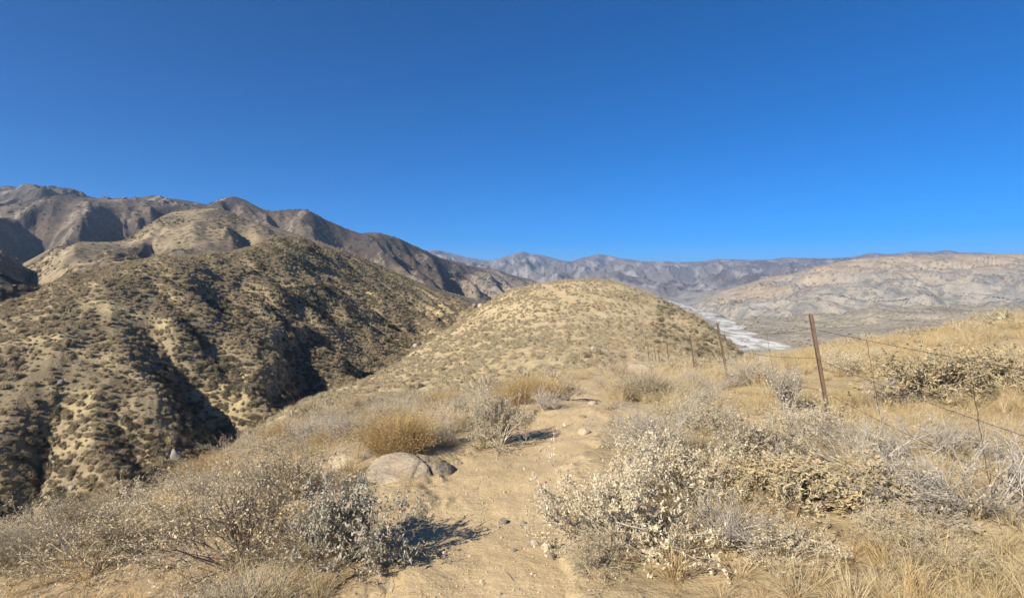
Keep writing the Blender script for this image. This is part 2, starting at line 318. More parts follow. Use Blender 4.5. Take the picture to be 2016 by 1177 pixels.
# ------------------------------------------------------------------ materials
def new_mat(name):
    m = bpy.data.materials.new(name); m.use_nodes = True
    t = m.node_tree; b = t.nodes['Principled BSDF']
    b.inputs['Roughness'].default_value = .9
    b.inputs['Specular IOR Level'].default_value = .15
    return m, t, b
def land_mat(name, scales, amount, bump, bdist, bscale, speckle=None):
    m, t, b = new_mat(name); N = t.nodes.new; lk = t.links.new
    at = N('ShaderNodeAttribute'); at.attribute_name = 'tone'; at.attribute_type = 'GEOMETRY'
    geo = N('ShaderNodeNewGeometry')
    prev = at.outputs['Color']
    for s, am in zip(scales, amount):
        no = N('ShaderNodeTexNoise'); no.inputs['Scale'].default_value = s; no.inputs['Detail'].default_value = 6; no.inputs['Roughness'].default_value = .62
        lk(geo.outputs['Position'], no.inputs['Vector'])
        mr = N('ShaderNodeMapRange'); mr.inputs[1].default_value = .28; mr.inputs[2].default_value = .72
        mr.inputs[3].default_value = 1-am; mr.inputs[4].default_value = 1+am
        lk(no.outputs['Fac'], mr.inputs[0])
        mx = N('ShaderNodeMix'); mx.data_type = 'RGBA'; mx.blend_type = 'MULTIPLY'; mx.inputs[0].default_value = 1
        lk(prev, mx.inputs[6]); lk(mr.outputs[0], mx.inputs[7]); prev = mx.outputs[2]
    if speckle:
        sc, th, colr, fac = speckle
        vo = N('ShaderNodeTexVoronoi'); vo.inputs['Scale'].default_value = sc; lk(geo.outputs['Position'], vo.inputs['Vector'])
        no = N('ShaderNodeTexNoise'); no.inputs['Scale'].default_value = sc*.17; no.inputs['Detail'].default_value = 4; lk(geo.outputs['Position'], no.inputs['Vector'])
        ad = N('ShaderNodeMath'); ad.operation = 'ADD'; lk(vo.outputs['Distance'], ad.inputs[0])
        mu = N('ShaderNodeMath'); mu.operation = 'MULTIPLY_ADD'; lk(no.outputs['Fac'], mu.inputs[0]); mu.inputs[1].default_value = -1.1; mu.inputs[2].default_value = .55
        lk(mu.outputs[0], ad.inputs[1])
        mr = N('ShaderNodeMapRange'); mr.inputs[1].default_value = th; mr.inputs[2].default_value = th+.12; mr.inputs[3].default_value = fac; mr.inputs[4].default_value = 0
        lk(ad.outputs[0], mr.inputs[0])
        mx = N('ShaderNodeMix'); mx.data_type = 'RGBA'; lk(mr.outputs[0], mx.inputs[0]); lk(prev, mx.inputs[6]); mx.inputs[7].default_value = (*colr, 1); prev = mx.outputs[2]
    lk(prev, b.inputs['Base Color'])
    no = N('ShaderNodeTexNoise'); no.inputs['Scale'].default_value = bscale; no.inputs['Detail'].default_value = 8; no.inputs['Roughness'].default_value = .65
    lk(geo.outputs['Position'], no.inputs['Vector'])
    bp = N('ShaderNodeBump'); bp.inputs['Strength'].default_value = bump; bp.inputs['Distance'].default_value = bdist
    lk(no.outputs['Fac'], bp.inputs['Height']); lk(bp.outputs[0], b.inputs['Normal'])
    return m
M_ground = land_mat('dry_soil', (1.1, 9, 60), (.16,.18,.16), .8, .05, 14)
M_path = land_mat('sandy_trail', (.8, 5, 45), (.09,.09,.12), .7, .02, 30)
M_hill = land_mat('dry_hillside', (.25, 1.6, 9), (.2,.2,.15), .8, .25, 3)
M_foot = land_mat('scrub_hill', (.02, .1, .5), (.25,.28,.25), .9, 1.2, .35, (.22, .33, (.085,.075,.055), .75))
M_mount = land_mat('scrub_mountain', (.012, .06, .25), (.2,.25,.25), 1.0, 3.0, .14, (.13, .36, (.06,.052,.042), .8))
M_bad = land_mat('eroded_sediment', (.012, .05, .2), (.12,.16,.16), 1.0, 2.5, .10, (.06, .22, (.14,.13,.10), .7))
M_flat = land_mat('wash_flat', (.02, .1, .4), (.15,.2,.2), .8, .8, .3, (.13, .30, (.13,.125,.09), .5))
M_river = land_mat('wash_gravel', (.02, .12, .6), (.10,.12,.12), .6, .4, .5)
M_far = land_mat('far_rock', (.003, .012, .05), (.14,.2,.22), 1.0, 10, .03)

# ------------------------------------------------------------------ split the sheet into the pieces of the setting
def link(o): scene.collection.objects.link(o); return o
idx = np.arange(NR*NC).reshape(NR, NC)
dXj, dXi = np.gradient(X); dYj, dYi = np.gradient(Y); dZj, dZi = np.gradient(Z)
nx = dYi*dZj - dZi*dYj; ny = dZi*dXj - dXi*dZj; nz = dXi*dYj - dYi*dXj
nl = np.sqrt(nx*nx+ny*ny+nz*nz)+1e-12; sgn = np.where(nz < 0, -1, 1)
NRM = np.stack([nx, ny, nz], -1)*(sgn/nl)[..., None]
ftt = (TT[:-1,:-1]+TT[1:,1:])/2; fpx = (PX[:-1,:-1]+PX[1:,1:])/2
fpm = (pathm[:-1,:-1]+pathm[1:,1:]+pathm[1:,:-1]+pathm[:-1,1:])/4
frm = (rivm[:-1,:-1]+rivm[1:,1:])/2
cls = np.zeros(ftt.shape, int)                                # 0 ground
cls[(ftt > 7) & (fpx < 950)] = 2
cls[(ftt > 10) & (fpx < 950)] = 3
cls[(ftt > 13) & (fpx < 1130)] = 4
cls[(ftt > 7) & (fpx >= 950) & (ftt < 13)] = 6
cls[(ftt > 13) & (fpx >= 1130)] = 5
cls[ftt > 16] = 7
cls[fpm > .5] = 1
cls[(frm > .5)] = 8
names = [('ground', M_ground, 'dry grassy ridge and rounded hill in front of the wash'), ('path', M_path, 'sandy tan footpath running over the ridge'),
 ('hillside', M_hill, 'shrubby brown slope across the gully'), ('foothills', M_foot, 'brown domed foothills below the mountains'),
 ('mountains', M_mount, 'dark scrubby mountain ridge with shaded ravines'), ('badlands', M_bad, 'grey and tan eroded slopes beyond the dry wash'),
 ('valley_floor', M_flat, 'scrubby flats beside the dry wash'), ('distant_mountains', M_far, 'hazy mountain range on the horizon'), ('riverbed', M_river, 'pale dry riverbed winding through the valley')]
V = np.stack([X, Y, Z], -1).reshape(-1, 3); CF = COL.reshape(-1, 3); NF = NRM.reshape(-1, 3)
quads = np.stack([idx[:-1,:-1], idx[:-1,1:], idx[1:,1:], idx[1:,:-1]], -1)
for c, (nm, mt, lab) in enumerate(names):
    q = quads[cls == c].reshape(-1, 4)
    if not len(q): continue
    used, inv = np.unique(q, return_inverse=True); inv = inv.reshape(-1, 4)
    me = bpy.data.meshes.new(nm)
    me.vertices.add(len(used)); me.vertices.foreach_set('co', V[used].astype(np.float32).ravel())
    me.loops.add(inv.size); me.loops.foreach_set('vertex_index', inv.astype(np.int32).ravel())
    me.polygons.add(len(inv)); me.polygons.foreach_set('loop_start', np.arange(0, inv.size, 4, dtype=np.int32))
    me.update(); me.validate()
    me.polygons.foreach_set('use_smooth', np.ones(len(me.polygons), bool))
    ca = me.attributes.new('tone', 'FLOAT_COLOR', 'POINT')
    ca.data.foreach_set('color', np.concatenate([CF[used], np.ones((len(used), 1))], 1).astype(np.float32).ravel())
    me.normals_split_custom_set_from_vertices(NF[used].tolist())
    me.materials.append(mt)
    o = link(bpy.data.objects.new(nm, me)); o['kind'] = 'structure'; o['label'] = lab
print('terrain', time.time()-T0, NR, NC)
# ------------------------------------------------------------------ looking things up on the land
def col_of(px): return np.clip(np.interp(px, pxs, np.arange(NC)), 0, NC-1.001)
def zat(x, y):
    x = np.atleast_1d(np.asarray(x, float)); y = np.atleast_1d(np.asarray(y, float))
    c = col_of(CX + F*x/y); i = c.astype(int); f = c - i
    o_ = np.empty(len(x))
    for q in range(len(x)):
        a = np.interp(y[q], D[:, i[q]], Z[:, i[q]]); b = np.interp(y[q], D[:, i[q]+1], Z[:, i[q]+1])
        o_[q] = a + (b-a)*f[q]
    return o_
def gz(x, y): return float(zat(x, y)[0])
def seen(x, y, z, margin):
    """is a point on the land in view of the camera position (land only)"""
    px = CX + F*x/y; c = np.rint(col_of(px)).astype(int); yp = YH + F*(EYE - z)/y
    o_ = np.zeros(len(x), bool)
    for q in range(len(x)):
        j = min(int(np.searchsorted(D[:, c[q]], y[q])), NR-1)
        o_[q] = yp[q] < RUN[max(j-1, 0), c[q]] + margin
    return o_ & (px > -90) & (px < 2110)
def hit(px, ypix, dmin=0, dmax=1e9):
    """first point of the land under a photo position"""
    i = int(round(float(col_of(px))))
    ok = (YP[:, i] <= ypix) & (D[:, i] >= dmin) & (D[:, i] <= dmax)
    j = int(np.argmax(ok)) if ok.any() else int(np.argmin(np.abs(YP[:, i]-ypix) + 1e6*((D[:, i] < dmin) | (D[:, i] > dmax))))
    return Vector((float((px-CX)/F*D[j, i]), float(D[j, i]), float(Z[j, i])))
def field(A, x, y):
    c = np.rint(col_of(CX + F*x/y)).astype(int)
    return np.array([A[min(int(np.searchsorted(D[:, c[q]], y[q])), NR-1), c[q]] for q in range(len(x))])
def tag(o, label, cat=None, group=None, kind=None):
    o['label'] = label
    if cat: o['category'] = cat
    if group: o['group'] = group
    if kind: o['kind'] = kind
    return o
def empty(name, loc):
    e = bpy.data.objects.new(name, None); e.location = loc; e.empty_display_size = .1; return link(e)

# ------------------------------------------------------------------ plant and wood materials
def plant_mat(name, col, var=.25, trans=.25, hue=.02, second=None):
    m = bpy.data.materials.new(name); m.use_nodes = True; t = m.node_tree; t.nodes.clear(); N = t.nodes.new; lk = t.links.new
    o_ = N('ShaderNodeOutputMaterial'); d = N('ShaderNodeBsdfDiffuse'); tr = N('ShaderNodeBsdfTranslucent'); mx = N('ShaderNodeMixShader')
    mx.inputs[0].default_value = trans
    oi = N('ShaderNodeObjectInfo'); geo = N('ShaderNodeNewGeometry')
    no = N('ShaderNodeTexNoise'); no.inputs['Scale'].default_value = 5; no.inputs['Detail'].default_value = 3; lk(geo.outputs['Position'], no.inputs['Vector'])
    a1 = N('ShaderNodeMath'); a1.operation = 'ADD'; lk(oi.outputs['Random'], a1.inputs[0]); lk(no.outputs['Fac'], a1.inputs[1])
    a2 = N('ShaderNodeMath'); a2.operation = 'ADD'; lk(a1.outputs[0], a2.inputs[0]); lk(geo.outputs['Random Per Island'], a2.inputs[1])
    mr = N('ShaderNodeMapRange'); mr.inputs[1].default_value = .6; mr.inputs[2].default_value = 2.4; mr.inputs[3].default_value = 1-var; mr.inputs[4].default_value = 1+var
    lk(a2.outputs[0], mr.inputs[0])
    mu = N('ShaderNodeMix'); mu.data_type = 'RGBA'; mu.blend_type = 'MULTIPLY'; mu.inputs[0].default_value = 1
    if second:
        m2 = N('ShaderNodeMix'); m2.data_type = 'RGBA'; m2.inputs[6].default_value = (*col, 1); m2.inputs[7].default_value = (*second, 1)
        r2 = N('ShaderNodeMapRange'); r2.inputs[1].default_value = .35; r2.inputs[2].default_value = .65
        lk(oi.outputs['Random'], r2.inputs[0]); lk(r2.outputs[0], m2.inputs[0]); lk(m2.outputs[2], mu.inputs[6])
    else: mu.inputs[6].default_value = (*col, 1)
    lk(mr.outputs[0], mu.inputs[7])
    lk(mu.outputs[2], d.inputs[0]); lk(mu.outputs[2], tr.inputs[0])
    lk(d.outputs[0], mx.inputs[1]); lk(tr.outputs[0], mx.inputs[2]); lk(mx.outputs[0], o_.inputs[0])
    return m
P = {
 'pale':   plant_mat('pale_dry_leaf', (.50,.43,.295), .4, .22),
 'silver': plant_mat('silvery_leaf', (.50,.45,.34), .42, .2),
 'tan':    plant_mat('tan_dry_leaf', (.50,.415,.265), .38, .22),
 'straw':  plant_mat('straw_leaf', (.55,.45,.265), .4, .25),
 'gold':   plant_mat('golden_stalk', (.47,.34,.165), .25, .25),
 'grey':   plant_mat('grey_twig', (.42,.365,.28), .25, .05),
 'brown':  plant_mat('brown_twig', (.16,.125,.095), .3, .05),
 'twig':   plant_mat('dun_twig', (.31,.255,.19), .3, .05),
 'dead':   plant_mat('weathered_wood', (.36,.325,.27), .3, .0),
 'fuzz':   plant_mat('fine_dry_stem', (.43,.365,.25), .22, .2),
 'grass':  plant_mat('dry_grass_blade', (.60,.49,.29), .25, .3, second=(.51,.39,.205)),
 'hill':   plant_mat('sunlit_scrub', (.43,.37,.255), .2, .15, second=(.38,.315,.20)),
 'slope':  plant_mat('slope_scrub', (.43,.352,.228), .25, .25, second=(.355,.293,.19)),
 'dark':   plant_mat('dark_scrub', (.19,.16,.11), .3, .08, second=(.16,.145,.098)),
}

# ------------------------------------------------------------------ plant meshes
def mesh_np(name, v, f, mats, fmat=None, smooth=False):
    me = bpy.data.meshes.new(name); me.from_pydata(v, [], f)
    for m in mats: me.materials.append(m)
    if fmat is not None: me.polygons.foreach_set('material_index', np.asarray(fmat, np.int32))
    if smooth: me.polygons.foreach_set('use_smooth', np.ones(len(me.polygons), bool))
    me.update(); return me
def rdir(rg, el0, el1):
    a = rg.uniform(0, 2*math.pi); e = math.radians(rg.uniform(el0, el1))
    return Vector((math.cos(a)*math.cos(e), math.sin(a)*math.cos(e), math.sin(e)))
def tube(v, f, pts, r0, r1):
    n = len(pts); base = len(v)
    for k, p in enumerate(pts):
        d = (pts[min(k+1, n-1)] - pts[max(k-1, 0)]).normalized()
        u = d.orthogonal().normalized(); w_ = d.cross(u); r = r0 + (r1-r0)*k/(n-1)
        for s in range(3):
            a = 2.094*s; v.append(tuple(p + u*(r*math.cos(a)) + w_*(r*math.sin(a))))
    for k in range(n-1):
        for s in range(3):
            a, b = base+3*k+s, base+3*k+(s+1) % 3
            f.append((a, b, b+3, a+3))
def leaf(v, f, p, d, rg, ln, wd):
    s = d.orthogonal(); s.rotate(Matrix.Rotation(rg.uniform(0, 6.28), 3, d)); s.normalize()
    b = len(v); mid = p + d*(ln*.5) + s.cross(d)*(ln*.12)
    v.extend([tuple(p), tuple(mid + s*wd), tuple(p + d*ln), tuple(mid - s*wd)]); f.append((b, b+1, b+2)); f.append((b, b+2, b+3))
def bush(seed, stems=16, el=(20, 88), height=.55, kids=(4, 4, 2), rad=.011, bend=.35, shrink=.62, dev=(20, 50), leaves=3000, lsize=.035, lshape=.32, lmin=2, sag=0.0, up=0.0):
    """a branching shrub about 1 m across; returns stem verts/faces and leaf verts/faces"""
    rg = random.Random(seed); v, f, lv, lfc, spots = [], [], [], [], []
    def grow(p, d, ln, r, lev):
        n = 4 if lev == 0 else 3; pts = [p]; q = p.copy(); dd = d.copy()
        for k in range(n):
            dd = (dd + Vector((rg.gauss(0, bend), rg.gauss(0, bend), rg.gauss(0, bend)*.6 + up - sag*k))/n*1.3).normalized()
            q = q + dd*(ln/n)
            if q.z < .015: q.z = .015 + rg.random()*.02
            pts.append(q.copy())
        r1 = r*.55; tube(v, f, pts, r, r1)
        if lev >= lmin:
            for k in range(1, len(pts)): spots.append((pts[k-1], pts[k]))
        if lev < len(kids):
            for k in range(kids[lev]):
                t = rg.uniform(.3, 1.0); a = min(int(t*n), n-1); b0 = pts[a].lerp(pts[a+1], t*n-a)
                base = (pts[a+1]-pts[a]).normalized(); ax = base.orthogonal(); ax.rotate(Matrix.Rotation(rg.uniform(0, 6.28), 3, base))
                nd = base.copy(); nd.rotate(Matrix.Rotation(math.radians(rg.uniform(*dev)), 3, ax))
                grow(b0, nd, ln*shrink*rg.uniform(.7, 1.2), r1*.85, lev+1)
    for s in range(stems):
        d = rdir(rg, *el); a = rg.uniform(0, 6.28); rr = rg.random()*.08
        ell = height*.62/(max(math.sin(math.asin(max(min(d.z, 1), .05))), .5))
        grow(Vector((rr*math.cos(a), rr*math.sin(a), -.03)), d, min(ell, .5)*rg.uniform(.75, 1.1), rad*rg.uniform(.7, 1.2), 0)
    if leaves and spots:
        for k in range(leaves):
            a, b = rg.choice(spots); p = a.lerp(b, rg.random())
            d = Vector((rg.gauss(0, 1), rg.gauss(0, 1), rg.gauss(.3, 1))).normalized()
            k_ = rg.uniform(.45, 1.0)**1.5*1.6; leaf(lv, lfc, p, d, rg, lsize*k_, lsize*lshape*k_*rg.uniform(.6, 1.2))
    return v, f, lv, lfc
def straws(seed, n=900, rx=.42, h=.6, lean=.5, wd=.004, tips=0, curl=.25):
    """a dense cushion of thin upright stalks, each a bent two-piece blade"""
    rg = random.Random(seed); v, f = [], []
    for k in range(n):
        a = rg.uniform(0, 6.28); r = math.sqrt(rg.random()); bx, by = .30*rx*r*math.cos(a), .30*rx*r*math.sin(a)
        out_ = Vector((math.cos(a)*r*lean, math.sin(a)*r*lean, 1)).normalized()
        ln = h*rg.uniform(.55, 1.05)*(1-.25*r*r)
        c = Vector((rg.gauss(0, curl), rg.gauss(0, curl), 0))
        p0 = Vector((bx, by, -.02)); p1 = p0 + out_*ln*.55 + c*ln*.12; p2 = p0 + out_*ln + c*ln*.45
        s = Vector((-math.sin(a+rg.uniform(-1.5, 1.5)), math.cos(a), 0)).normalized()*wd*rg.uniform(.7, 1.3)
        b = len(v); v.extend([tuple(p0-s), tuple(p0+s), tuple(p1+s*.8), tuple(p1-s*.8), tuple(p2)]); f.extend([(b, b+1, b+2, b+3), (b+3, b+2, b+4)])
        for q in range(tips):
            t = rg.uniform(.5, 1); pp = p1.lerp(p2, t) if t < 1 else p2
            d = (out_ + Vector((rg.gauss(0, .7), rg.gauss(0, .7), rg.gauss(0, .5)))).normalized()
            leaf(v, f, pp, d, rg, .03*rg.uniform(.6, 1.4), .004)
    return v, f
def cushion(seed, n=300, hgt=.52, wd=.035):
    """a low rounded shrub for the slopes: a lumpy core wrapped in short twig blades"""
    rg = random.Random(seed); v, f = [], []
    lob = [(rg.uniform(0, 6.28), rg.uniform(.75, 1.1), rg.uniform(.5, 1.0)) for _ in range(5)]
    def rad(a, e):
        r = 1.0
        for (la, lr, lw) in lob: r = max(r*.97, lr*(.75+.35*math.cos(a-la)*math.cos(e)))
        return r*.5*(.9+.2*math.sin(a*3+seed)*math.cos(e))
    NA, NE = 10, 4
    for ei in range(NE):
        e = math.radians(-8 + ei*26)
        for ai in range(NA):
            a = 6.2832*ai/NA + .3*ei; r = rad(a, e)*.72*rg.uniform(.88, 1.08)
            v.append((r*math.cos(a)*math.cos(e), r*math.sin(a)*math.cos(e), 2*hgt*r*math.sin(e)))
    v.append((0, 0, hgt*.70)); top = len(v)-1
    for ei in range(NE-1):
        for ai in range(NA):
            b = ei*NA; f.append((b+ai, b+(ai+1) % NA, b+NA+(ai+1) % NA, b+NA+ai))
    for ai in range(NA): f.append(((NE-1)*NA+ai, (NE-1)*NA+(ai+1) % NA, top))
    for k in range(n):
        a = rg.uniform(0, 6.28); e = math.asin(rg.uniform(-.05, 1)); r = rad(a, e)*rg.uniform(.62, 1.1)
        d = Vector((math.cos(a)*math.cos(e), math.sin(a)*math.cos(e), 2*hgt*math.sin(e)))
        d2 = (d + Vector((rg.gauss(0, .35), rg.gauss(0, .35), rg.gauss(.15, .3)))).normalized()
        p1 = d*r; p0 = p1 - d2*.16; s = d2.orthogonal(); s.rotate(Matrix.Rotation(rg.uniform(0, 6.28), 3, d2)); s = s.normalized()*wd*.5
        p2 = p1 + d2*rg.uniform(.03, .10)
        b = len(v); v.extend([tuple(p0-s), tuple(p0+s), tuple(p2)]); f.append((b, b+1, b+2))
    return v, f
def src(name, v, f, mat):
    return bpy.data.objects.new(name, mesh_np(name, v, f, [mat]))

# ------------------------------------------------------------------ scattering of what nobody could count
def scatter(name, label, pts, rot, scl, sel, sources):
    me = bpy.data.meshes.new(name); n = len(pts)
    me.vertices.add(n); me.vertices.foreach_set('co', np.asarray(pts, np.float32).ravel())
    for nm, ty, key, arr in (('rot', 'FLOAT_VECTOR', 'vector', rot), ('scl', 'FLOAT_VECTOR', 'vector', scl)):
        at = me.attributes.new(nm, ty, 'POINT'); at.data.foreach_set(key, np.asarray(arr, np.float32).ravel())
    at = me.attributes.new('sel', 'INT', 'POINT'); at.data.foreach_set('value', np.asarray(sel, np.int32))
    o = link(bpy.data.objects.new(name, me))
    g = bpy.data.node_groups.new(name, 'GeometryNodeTree')
    g.interface.new_socket('Geometry', in_out='INPUT', socket_type='NodeSocketGeometry'); g.interface.new_socket('Geometry', in_out='OUTPUT', socket_type='NodeSocketGeometry')
    N = g.nodes.new; lk = g.links.new
    gi, go, iop, jn = N('NodeGroupInput'), N('NodeGroupOutput'), N('GeometryNodeInstanceOnPoints'), N('GeometryNodeJoinGeometry')
    for s in sources:
        oi = N('GeometryNodeObjectInfo'); oi.inputs['Object'].default_value = s; oi.transform_space = 'ORIGINAL'
        gti = N('GeometryNodeGeometryToInstance'); lk(oi.outputs['Geometry'], gti.inputs[0]); lk(gti.outputs[0], jn.inputs[0])
    def attr(nm, ty):
        a = N('GeometryNodeInputNamedAttribute'); a.data_type = ty; a.inputs['Name'].default_value = nm; return a.outputs['Attribute']
    lk(gi.outputs[0], iop.inputs['Points']); lk(jn.outputs[0], iop.inputs['Instance']); iop.inputs['Pick Instance'].default_value = True
    lk(attr('sel', 'INT'), iop.inputs['Instance Index']); lk(attr('rot', 'FLOAT_VECTOR'), iop.inputs['Rotation']); lk(attr('scl', 'FLOAT_VECTOR'), iop.inputs['Scale'])
    lk(iop.outputs[0], go.inputs[0])
    md = o.modifiers.new('plants', 'NODES'); md.node_group = g
    return tag(o, label, kind='stuff')
rs = np.random.RandomState(11)
def lattice(x0, x1, y0, y1, sp, jit=.42):
    gx, gy = np.meshgrid(np.arange(x0, x1, sp), np.arange(y0, y1, sp))
    gx = gx + rs.uniform(-jit, jit, gx.shape)*sp; gy = gy + rs.uniform(-jit, jit, gy.shape)*sp
    return gx.ravel(), gy.ravel()
def tilt(n, amt=.12): return np.stack([rs.normal(0, amt, n), rs.normal(0, amt, n), rs.uniform(0, 6.28, n)], -1)

# slope shrubs ------------------------------------------------
cush = {k: [src('shrub_form', *cushion(100+i+10*j, 620, h_, .026), P[k]) for i, h_ in enumerate((.42, .5, .58, .5, .66))] for j, k in enumerate(('hill', 'slope', 'dark'))}
allsh = []       # x, y, z, scale xyz, material key, variant
def add_shrubs(x, y, prob, smin, smax, key, margin=8, zs=(.8, 1.25)):
    keep = rs.random_sample(len(x)) < prob; x, y = x[keep], y[keep]
    if not len(x): return
    px = CX + F*x/y; k2 = (px > -80) & (px < 2100); x, y = x[k2], y[k2]
    z = zat(x, y); ok = seen(x, y, z + .6, margin); x, y, z = x[ok], y[ok], z[ok]
    pm = field(pathm, x, y); ok = pm < .2; x, y, z = x[ok], y[ok], z[ok]
    s = smin + (smax-smin)*rs.random_sample(len(x))**1.6
    for q in range(len(x)): allsh.append((x[q], y[q], z[q] - .05*s[q], s[q], s[q]*rs.uniform(*zs), key, rs.randint(5)))
def T_of(x, y): return field(TT, x, y)
# rounded hill and flanks
x, y = lattice(-70, 75, 17, 178, .95); t = T_of(x, y); px = CX + F*x/y
inr = (t > 3.05) & (t < 6.7)
nz_ = fbm(x/7, y/7, 3, 201)
pr = inr*np.clip(.66 + .85*nz_, .08, .97)
rightdark = (px > 1285 + (y-100)*.2) & (t > 4.6) & (fbm(x/12, y/12, 2, 205) > -.25)
add_shrubs(x, y, pr*(~rightdark), .4, 1.4, 'hill')
add_shrubs(x+.3, y-.2, inr*(~rightdark)*np.clip(-.03 + .35*fbm(x/16, y/10, 3, 207), 0, .25), .5, 1.5, 'slope')
add_shrubs(x, y, pr*rightdark*.55, .7, 1.7, 'slope')
add_shrubs(x+.2, y+.3, pr*rightdark*.5, .7, 1.6, 'dark')
# slope across the gully
x, y = lattice(-135, 5, 36, 300, .64); t = T_of(x, y); px = CX + F*x/y
inr = (t > 6.8) & (t < 9.6) & (px < 960)
nz_ = fbm((x*.8+y*.6)/5, (y*.8-x*.6)/14, 3, 211)
add_shrubs(x, y, inr*np.clip(.92 + .65*nz_, .15, 1)*(.35+.65*sstep(260, 110, y)), .35, 1.2, 'slope')
add_shrubs(x+.2, y, inr*np.clip(-.05 + .5*fbm(x/11, y/11, 2, 213), 0, .3), .9, 1.9, 'slope')
dk = fbm((x*.8+y*.6)/7, (y*.8-x*.6)/24, 3, 215)
rl = field(RILL, x, y)
add_shrubs(x-.3, y+.2, inr*sstep(.15, .5, rl)*.55, .6, 1.7, 'dark', zs=(.8, 1.1))
add_shrubs(x+.4, y+.3, inr*(dk > .12)*sstep(380, 620, px)*.35, .8, 1.9, 'dark', zs=(.8, 1.1))
n_near = len(allsh)
# foothills, mountains, flats
x, y = lattice(-420, 120, 150, 640, 3.6); t = T_of(x, y); px = CX + F*x/y
inr = (t > 9.6) & (t < 13.2) & (px < 1060)
nz_ = fbm((x+.3*y)/55, (y-.3*x)/90, 4, 137)
add_shrubs(x, y, inr*np.clip(.30 + 1.1*nz_, .04, .85), 1.2, 3.2, 'slope', 3)
add_shrubs(x+1.5, y+1.1, inr*np.clip(-.02 + .9*nz_, 0, .6), 1.8, 4.2, 'dark', 3)
x, y = lattice(100, 900, 420, 1250, 9.0); t = T_of(x, y); px = CX + F*x/y
inr = (t > 10) & (t < 14.3) & (px > 1130) & ((field(rivm, x, np.minimum(y, 3000)) < .1) | (rs.random_sample(len(x)) < .15))
add_shrubs(x, y, inr*np.clip(.22 + .8*fbm(x/60, y/120, 3, 225), .02, .7), 2.0, 5.0, 'dark', 3, (.5, .8))
x, y = lattice(300, 2000, 1000, 1950, 26.0); t = T_of(x, y); px = CX + F*x/y
inr = (t > 13.5) & (t < 15.1) & (px > 1300)
add_shrubs(x, y, inr*np.clip(.10 + .5*fbm(x/200, y/200, 3, 227), .02, .5), 3.0, 8.0, 'dark', 3, (.4, .6))
print('shrubs', len(allsh), n_near, time.time()-T0)
x, y = lattice(-900, 150, 620, 1250, 9.5); t = T_of(x, y); px = CX + F*x/y
inr = (t > 12.9) & (t < 14.05) & (px < 960)
add_shrubs(x, y, inr*np.clip(.35 + .9*fbm((x*.9+y*.45)/120, (y*.9-x*.45)/260, 4, 139), .05, .8), 3.0, 7.5, 'dark', 2, (.5, .8))
# the 300 that show largest are things of their own, the rest is a mass
order = sorted(range(len(allsh)), key=lambda q: -allsh[q][3]/allsh[q][1])
top = set(order[:300])
LAB = {'hill': ('small pale rounded dry shrub growing on the sunlit ridge', 'pale shrubs on the sunlit ridge'), 'slope': ('low grey brown shrub on the slope across the gully', 'brown shrubs across the gully'), 'dark': ('dark scrub bush among paler shrubs on a slope', 'dark bushes on the slopes')}
for q in top:
    X_, Y_, Z_, s, sz, key, va = allsh[q]
    o = link(bpy.data.objects.new('shrub', cush[key][va].data)); o.location = (X_, Y_, Z_); o.scale = (s, s*rs.uniform(.85, 1.15), sz)
    o.rotation_euler = (rs.normal(0, .1), rs.normal(0, .1), rs.uniform(0, 6.28)); tag(o, LAB[key][0], 'shrub', LAB[key][1])
for key, nm, lab in (('hill', 'ridge_shrubs', 'pale dry shrubs covering the sunlit ridge and rounded hill'), ('slope', 'slope_shrubs', 'grey brown shrubs covering the slopes across the gully'), ('dark', 'scrub', 'dark scrub bushes dotted over hills and flats')):
    A = [allsh[q] for q in range(len(allsh)) if q not in top and allsh[q][5] == key]
    scatter(nm, lab, [a[:3] for a in A], tilt(len(A)), [(a[3], a[3]*rs.uniform(.85, 1.15), a[4]) for a in A], [a[6] for a in A], cush[key])
print('shrubs done', time.time()-T0)

# grass ------------------------------------------------
tufts = [src('grass_form', *straws(300+i, 95, .36, 1.0, l_, .0045, t_, 1.1), P['grass']) for i, (l_, t_) in enumerate(((.5, 1), (.9, 0), (.4, 2), (1.9, 0), (3.2, 0)))]
gp, gs = [], []
def add_grass(x, y, prob, hmin, hmax, wide=1.0):
    keep = rs.random_sample(len(x)) < prob; x, y = x[keep], y[keep]
    if not len(x): return
    px = CX + F*x/y; k2 = (px > -80) & (px < 2100); x, y = x[k2], y[k2]
    z = zat(x, y); ok = seen(x, y, z+.4, 20) & (field(pathm, x, y) < .25); x, y, z = x[ok], y[ok], z[ok]
    h_ = rs.uniform(hmin, hmax, len(x))
    for q in range(len(x)): gp.append((x[q], y[q], z[q]-.01)); gs.append((h_[q]*wide, h_[q]*wide, h_[q]))
x, y = lattice(.2, 11, 1.6, 9, .13); pxr = CX + F*x/y
add_grass(x, y, np.clip(.60 + .7*fbm(x/1.1, y/1.1, 3, 301), .10, .97)*sstep(.8, 1.3, x - np.interp(y, PATH[:,1], PATH[:,0])), .09, .33)
x, y = lattice(1.5, 40, 9, 27, .34)
add_grass(x, y, np.clip(.62 + .7*fbm(x/2.2, y/2.2, 3, 303), .06, .97), .2, .5, 1.25)
x, y = lattice(-10, -.6, 1.6, 9, .17)
add_grass(x, y, np.clip(.34 + .8*fbm(x/1.2, y/1.2, 3, 305), .0, .8)*sstep(.6, 1.1, np.interp(y, PATH[:,1], PATH[:,0]) - x), .14, .36)
x, y = lattice(-24, 3, 8, 30, .55)
add_grass(x, y, np.clip(.30 + .8*fbm(x/3, y/3, 3, 307), .02, .9), .2, .45, 1.4)
x, y = lattice(-40, 45, 26, 90, 1.2)
add_grass(x, y, np.clip(.25 + .9*fbm(x/9, y/9, 3, 309), .02, .9)*(T_of(x, y) < 6.5), .35, .6, 1.8)
